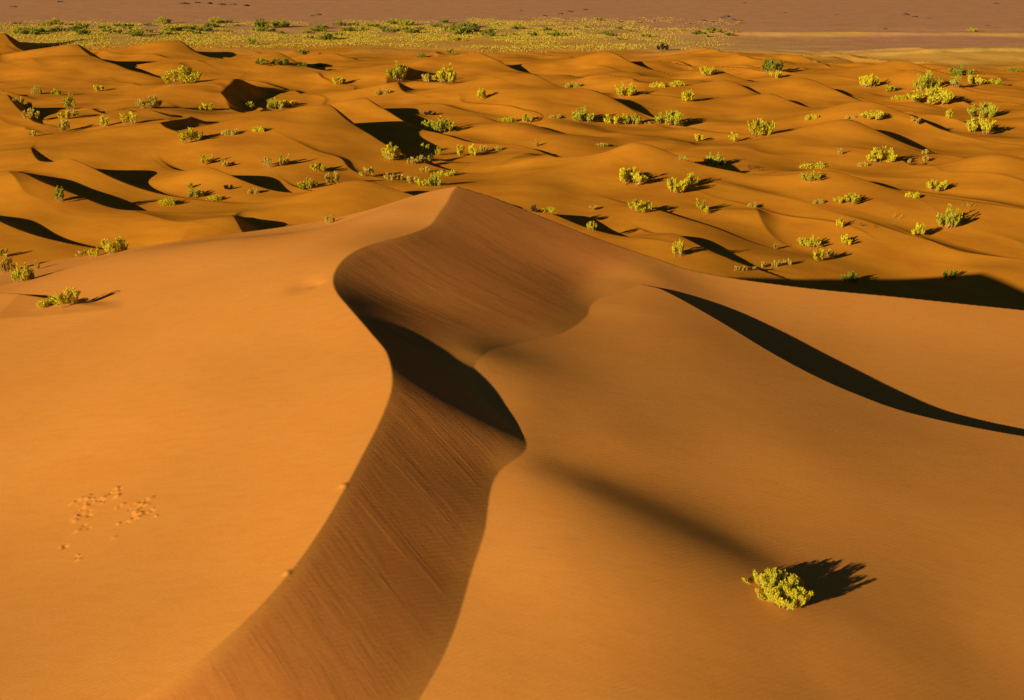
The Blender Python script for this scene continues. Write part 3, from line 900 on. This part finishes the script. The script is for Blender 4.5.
rnd = random.Random(3)
_pos = hit_ground([(s[0], s[1] - 0.12 * s[3]) for s in SHRUBS])
for k, (u, v, w, h, kind, tone, lab) in enumerate(SHRUBS):
    p = _pos[k]
    px = math.hypot(p[0], p[1], p[2] - CZ) / F
    width = w * px * 0.85
    if kind == 'tall':
        nat, size = 1.05, max(width * 1.05, h * px / 1.25)
        zs = h * px * 1.05 / (size * 1.0)
    elif kind == 'low':
        size, zs = width, max(0.6, h * px * 0.9 / (width * 0.34))
    elif kind == 'twig':
        size, zs = width, h * px / (width * 0.4)
    else:
        size, zs = width, h * px * 1.2 / (width * 0.62)
    grp = None
    if lab is None:
        for (u0, u1, v0, v1, l2, g2) in SHARED:
            if u0 <= u <= u1 and v0 <= v <= v1:
                lab, grp = l2, g2
    if grp is None:
        grp = 'shrubs scattered over the dunes'
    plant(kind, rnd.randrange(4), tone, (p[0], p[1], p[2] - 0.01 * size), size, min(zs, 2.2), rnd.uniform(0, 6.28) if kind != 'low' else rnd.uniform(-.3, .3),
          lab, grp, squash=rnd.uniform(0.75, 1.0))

# the lone shrub on the near flank
hp = hit_ground([(780, 596)])[0]
hpx = math.hypot(hp[0], hp[1], hp[2] - CZ) / F
plant('hero', 0, 'bright', (hp[0], hp[1], hp[2] - 0.02), 50 * hpx, 0.95, math.radians(-42),
      'lone bright yellow-green shrub on the near right flank, casting a fingered shadow', None, squash=0.70)

# ------------------------------------------------------------------ the green belt behind the dunes
belt = []
while len(belt) < 115:
    u = rnd.uniform(0, 760) if rnd.random() < 0.86 else rnd.uniform(0, 1024)
    v = rnd.gauss(30.5, 3.6) if u < 430 else rnd.gauss(33, 5.5)
    if 20 < v < 47 and (u < 640 or rnd.random() < 0.5):
        belt.append((u, v))
_pos = hit_ground(belt)
for (u, v), p in zip(belt, _pos):
    px = math.hypot(p[0], p[1], p[2] - CZ) / F
    left = u < 520
    w = rnd.uniform(5, 14) if left else rnd.uniform(4, 10)
    side = 'left' if u < 260 else ('middle' if u < 520 else 'thinner right')
    plant('big' if w > 9 else 'small', rnd.randrange(4), 'belt' if rnd.random() < 0.6 else 'green', tuple(p), w * px, rnd.uniform(0.6, 0.95),
          rnd.uniform(0, 6.28), 'dark green shrub in the %s part of the scrub belt behind the dunes' % side,
          'shrubs of the scrub belt, %s part' % side)

# dry grass between them: nobody could count it
gr = Cloud()
_u = []
for _ in range(95000):
    u, v = rnd.uniform(-60, 1084), rnd.uniform(17, 54)
    lo, hi = (21, 47) if u < 470 else (18, 51)
    dens = float(sstep(lo - 2, lo + 5, v) * (1 - sstep(hi - 6, hi + 3, v)))
    dens *= 1.0 if u < 560 else max(0.0, 1 - (u - 480) / 260.0)
    if rnd.random() < dens and vnoise(np.array([u / 30.0]), np.array([v / 2.4]), 8)[0] > 0.30 + 0.3 * rnd.random():
        _u.append((u, v))
for (u, v) in _u:
    d = ray(u, v)
    t = -CZ / d[2]
    x, y = d[0] * t, d[1] * t
    sz = rnd.uniform(0.2, 0.42)
    tuft_tone = rnd.random()
    gr_z = 0.0
    for b in range(5):
        a = rnd.uniform(0, 6.28)
        p = np.array([x + rnd.gauss(0, 1.1), y + rnd.gauss(0, 1.8), gr_z])
        dd = unit(np.array([math.cos(a) * .5, math.sin(a) * .5, 1.0]))
        gr.blade(p, dd, unit(np.cross(dd, [rnd.uniform(-1, 1), rnd.uniform(-1, 1), .2])), sz * rnd.uniform(.7, 1.4), sz * 0.5, tuft_tone * .6 + .4 * rnd.random())
V = np.array(gr.v)
V[:, 2] += terrain(V[:, 0], V[:, 1])[0] - 0.05
gr.v = list(V)
go = link(bpy.data.objects.new('dry_grass', gr.mesh('dry_grass', LEAF['straw'])))
go['kind'] = 'stuff'
go['label'] = 'yellow dry grass covering the flat belt behind the dunes'
go['category'] = 'grass'

# ------------------------------------------------------------------ stones on the plain
def rock_material():
    m, nt, bs = new_mat('dark_stone')
    pos = N(nt, 'ShaderNodeTexCoord').outputs['Object']
    nt.links.new(mix(nt, noise(nt, 3, 5, 0.65, pos), (0.05, 0.035, 0.028), (0.24, 0.14, 0.09)), bs.inputs['Base Color'])
    bs.inputs['Roughness'].default_value = 0.9
    return m

ROCK = rock_material()

def rock_mesh(seed):
    import bmesh
    from mathutils import noise as mn, Vector
    bm = bmesh.new()
    bmesh.ops.create_icosphere(bm, subdivisions=3, radius=0.5)
    for v in bm.verts:
        n = mn.fractal(v.co * 2.2 + Vector((seed * 3.1, 0, 0)), 0.8, 2.0, 4)
        c = mn.cell(v.co * 2.5 + Vector((seed, seed, 0)))
        v.co *= 1.0 + 0.45 * n + 0.12 * c
        v.co.z = max(v.co.z * 0.75, -0.12)
    me = bpy.data.meshes.new('desert_rock')
    bm.to_mesh(me)
    bm.free()
    me.materials.append(ROCK)
    return me

RM = [rock_mesh(i) for i in range(4)]
ROCKS = [(704, 21, 6), (713, 22, 5), (722, 18, 6), (727, 17, 8), (733, 20, 5), (740, 21, 6), (836, 15, 4), (905, 15, 7), (915, 17, 6), (930, 18, 4),
         (995, 4, 5), (988, 26, 4), (885, 29, 4), (60, 2, 5), (185, 4, 9), (197, 3, 6), (210, 4, 7), (222, 5, 8), (233, 5, 6), (246, 6, 7), (14, 7, 6),
         (318, 15, 6), (312, 16, 5), (560, 14, 5), (570, 12, 6), (585, 10, 5), (521, 11, 4), (545, 16, 5), (620, 22, 6), (640, 23, 5),
         (655, 21, 5), (690, 24, 4), (612, 36, 5), (745, 3, 4), (785, 13, 4)]
_pos = hit_ground([(u, v) for u, v, w in ROCKS])
for (u, v, w), p in zip(ROCKS, _pos):
    o = link(bpy.data.objects.new('desert_rock', RM[rnd.randrange(4)]))
    px = math.hypot(p[0], p[1], p[2] - CZ) / F
    o.location = tuple(p)
    s = w * px
    o.scale = (s, s * rnd.uniform(.6, 1.1), s * rnd.uniform(.4, .65))
    o.rotation_euler = (0, 0, rnd.uniform(0, 6.28))
    o['category'] = 'rock'
    if u < 330:
        lab, g = 'dark rock on the far purple-brown plain at upper left', 'dark rocks, far left of the plain'
    elif u < 695:
        lab, g = 'dark rock on the far plain above the scrub belt, top centre', 'dark rocks, top centre of the plain'
    elif u < 760:
        lab, g = 'dark rock in the clump on the plain right of the scrub belt', 'clump of dark rocks'
    else:
        lab, g = 'dark rock on the far plain at upper right', 'dark rocks, far right of the plain'
    o['label'] = lab
    o['group'] = g

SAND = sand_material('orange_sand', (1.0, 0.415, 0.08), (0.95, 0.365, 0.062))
FIELD_SAND = sand_material('golden_sand', (1.0, 0.41, 0.03), (0.74, 0.25, 0.02))
PLAIN = plain_material()
YC, XC = 0.5 * (YY[:-1, :-1] + YY[1:, 1:]), 0.5 * (XX[:-1, :-1] + XX[1:, 1:])
fm_main = MD[:-1, :-1]
fm_plain = (YC > 338 - 54 * sstep(-20, 90, XC) + 75 * fbm(XC / 45, YC / 40, 77, 4)) & ~fm_main
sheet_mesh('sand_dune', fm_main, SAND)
sheet_mesh('dune_field', ~fm_main & ~fm_plain, FIELD_SAND)
sheet_mesh('gravel_plain', fm_plain, PLAIN)

# ------------------------------------------------------------------ camera, sun, sky
cam = bpy.data.cameras.new('camera')
cam.sensor_width = 36.0
cam.lens = 36.0 * F / W
cam.clip_end = 20000
co = link(bpy.data.objects.new('camera', cam))
co.location = (0, 0, CZ)
co.rotation_euler = (math.radians(90) - PITCH, 0, 0)
scene.camera = co

sl = bpy.data.lights.new('sun', 'SUN')
sl.energy = 5.0
sl.angle = math.radians(0.5)
sl.color = (1.0, 0.80, 0.52)
so = link(bpy.data.objects.new('sun', sl))
from mathutils import Vector
dirv = Vector((math.cos(SUN_AZ) * math.cos(SUN_EL), math.sin(SUN_AZ) * math.cos(SUN_EL), -math.sin(SUN_EL)))
so.rotation_euler = dirv.to_track_quat('-Z', 'Y').to_euler()

w = bpy.data.worlds.new('World')
scene.world = w
w.use_nodes = True
nt = w.node_tree
bg = nt.nodes['Background']
sky = nt.nodes.new('ShaderNodeTexSky')
sky.sky_type = 'NISHITA'
sky.sun_disc = False
sky.dust_density = 0.3
sky.ozone_density = 4.0
sky.sun_elevation = SUN_EL
sky.sun_rotation = math.atan2(-math.cos(SUN_AZ), -math.sin(SUN_AZ))
nt.links.new(sky.outputs[0], bg.inputs[0])
bg.inputs[1].default_value = 0.02
scene.view_settings.view_transform = 'Standard'
scene.view_settings.look = 'None'
scene.view_settings.exposure = 0
scene.cycles.max_bounces = 4
scene.cycles.diffuse_bounces = 1
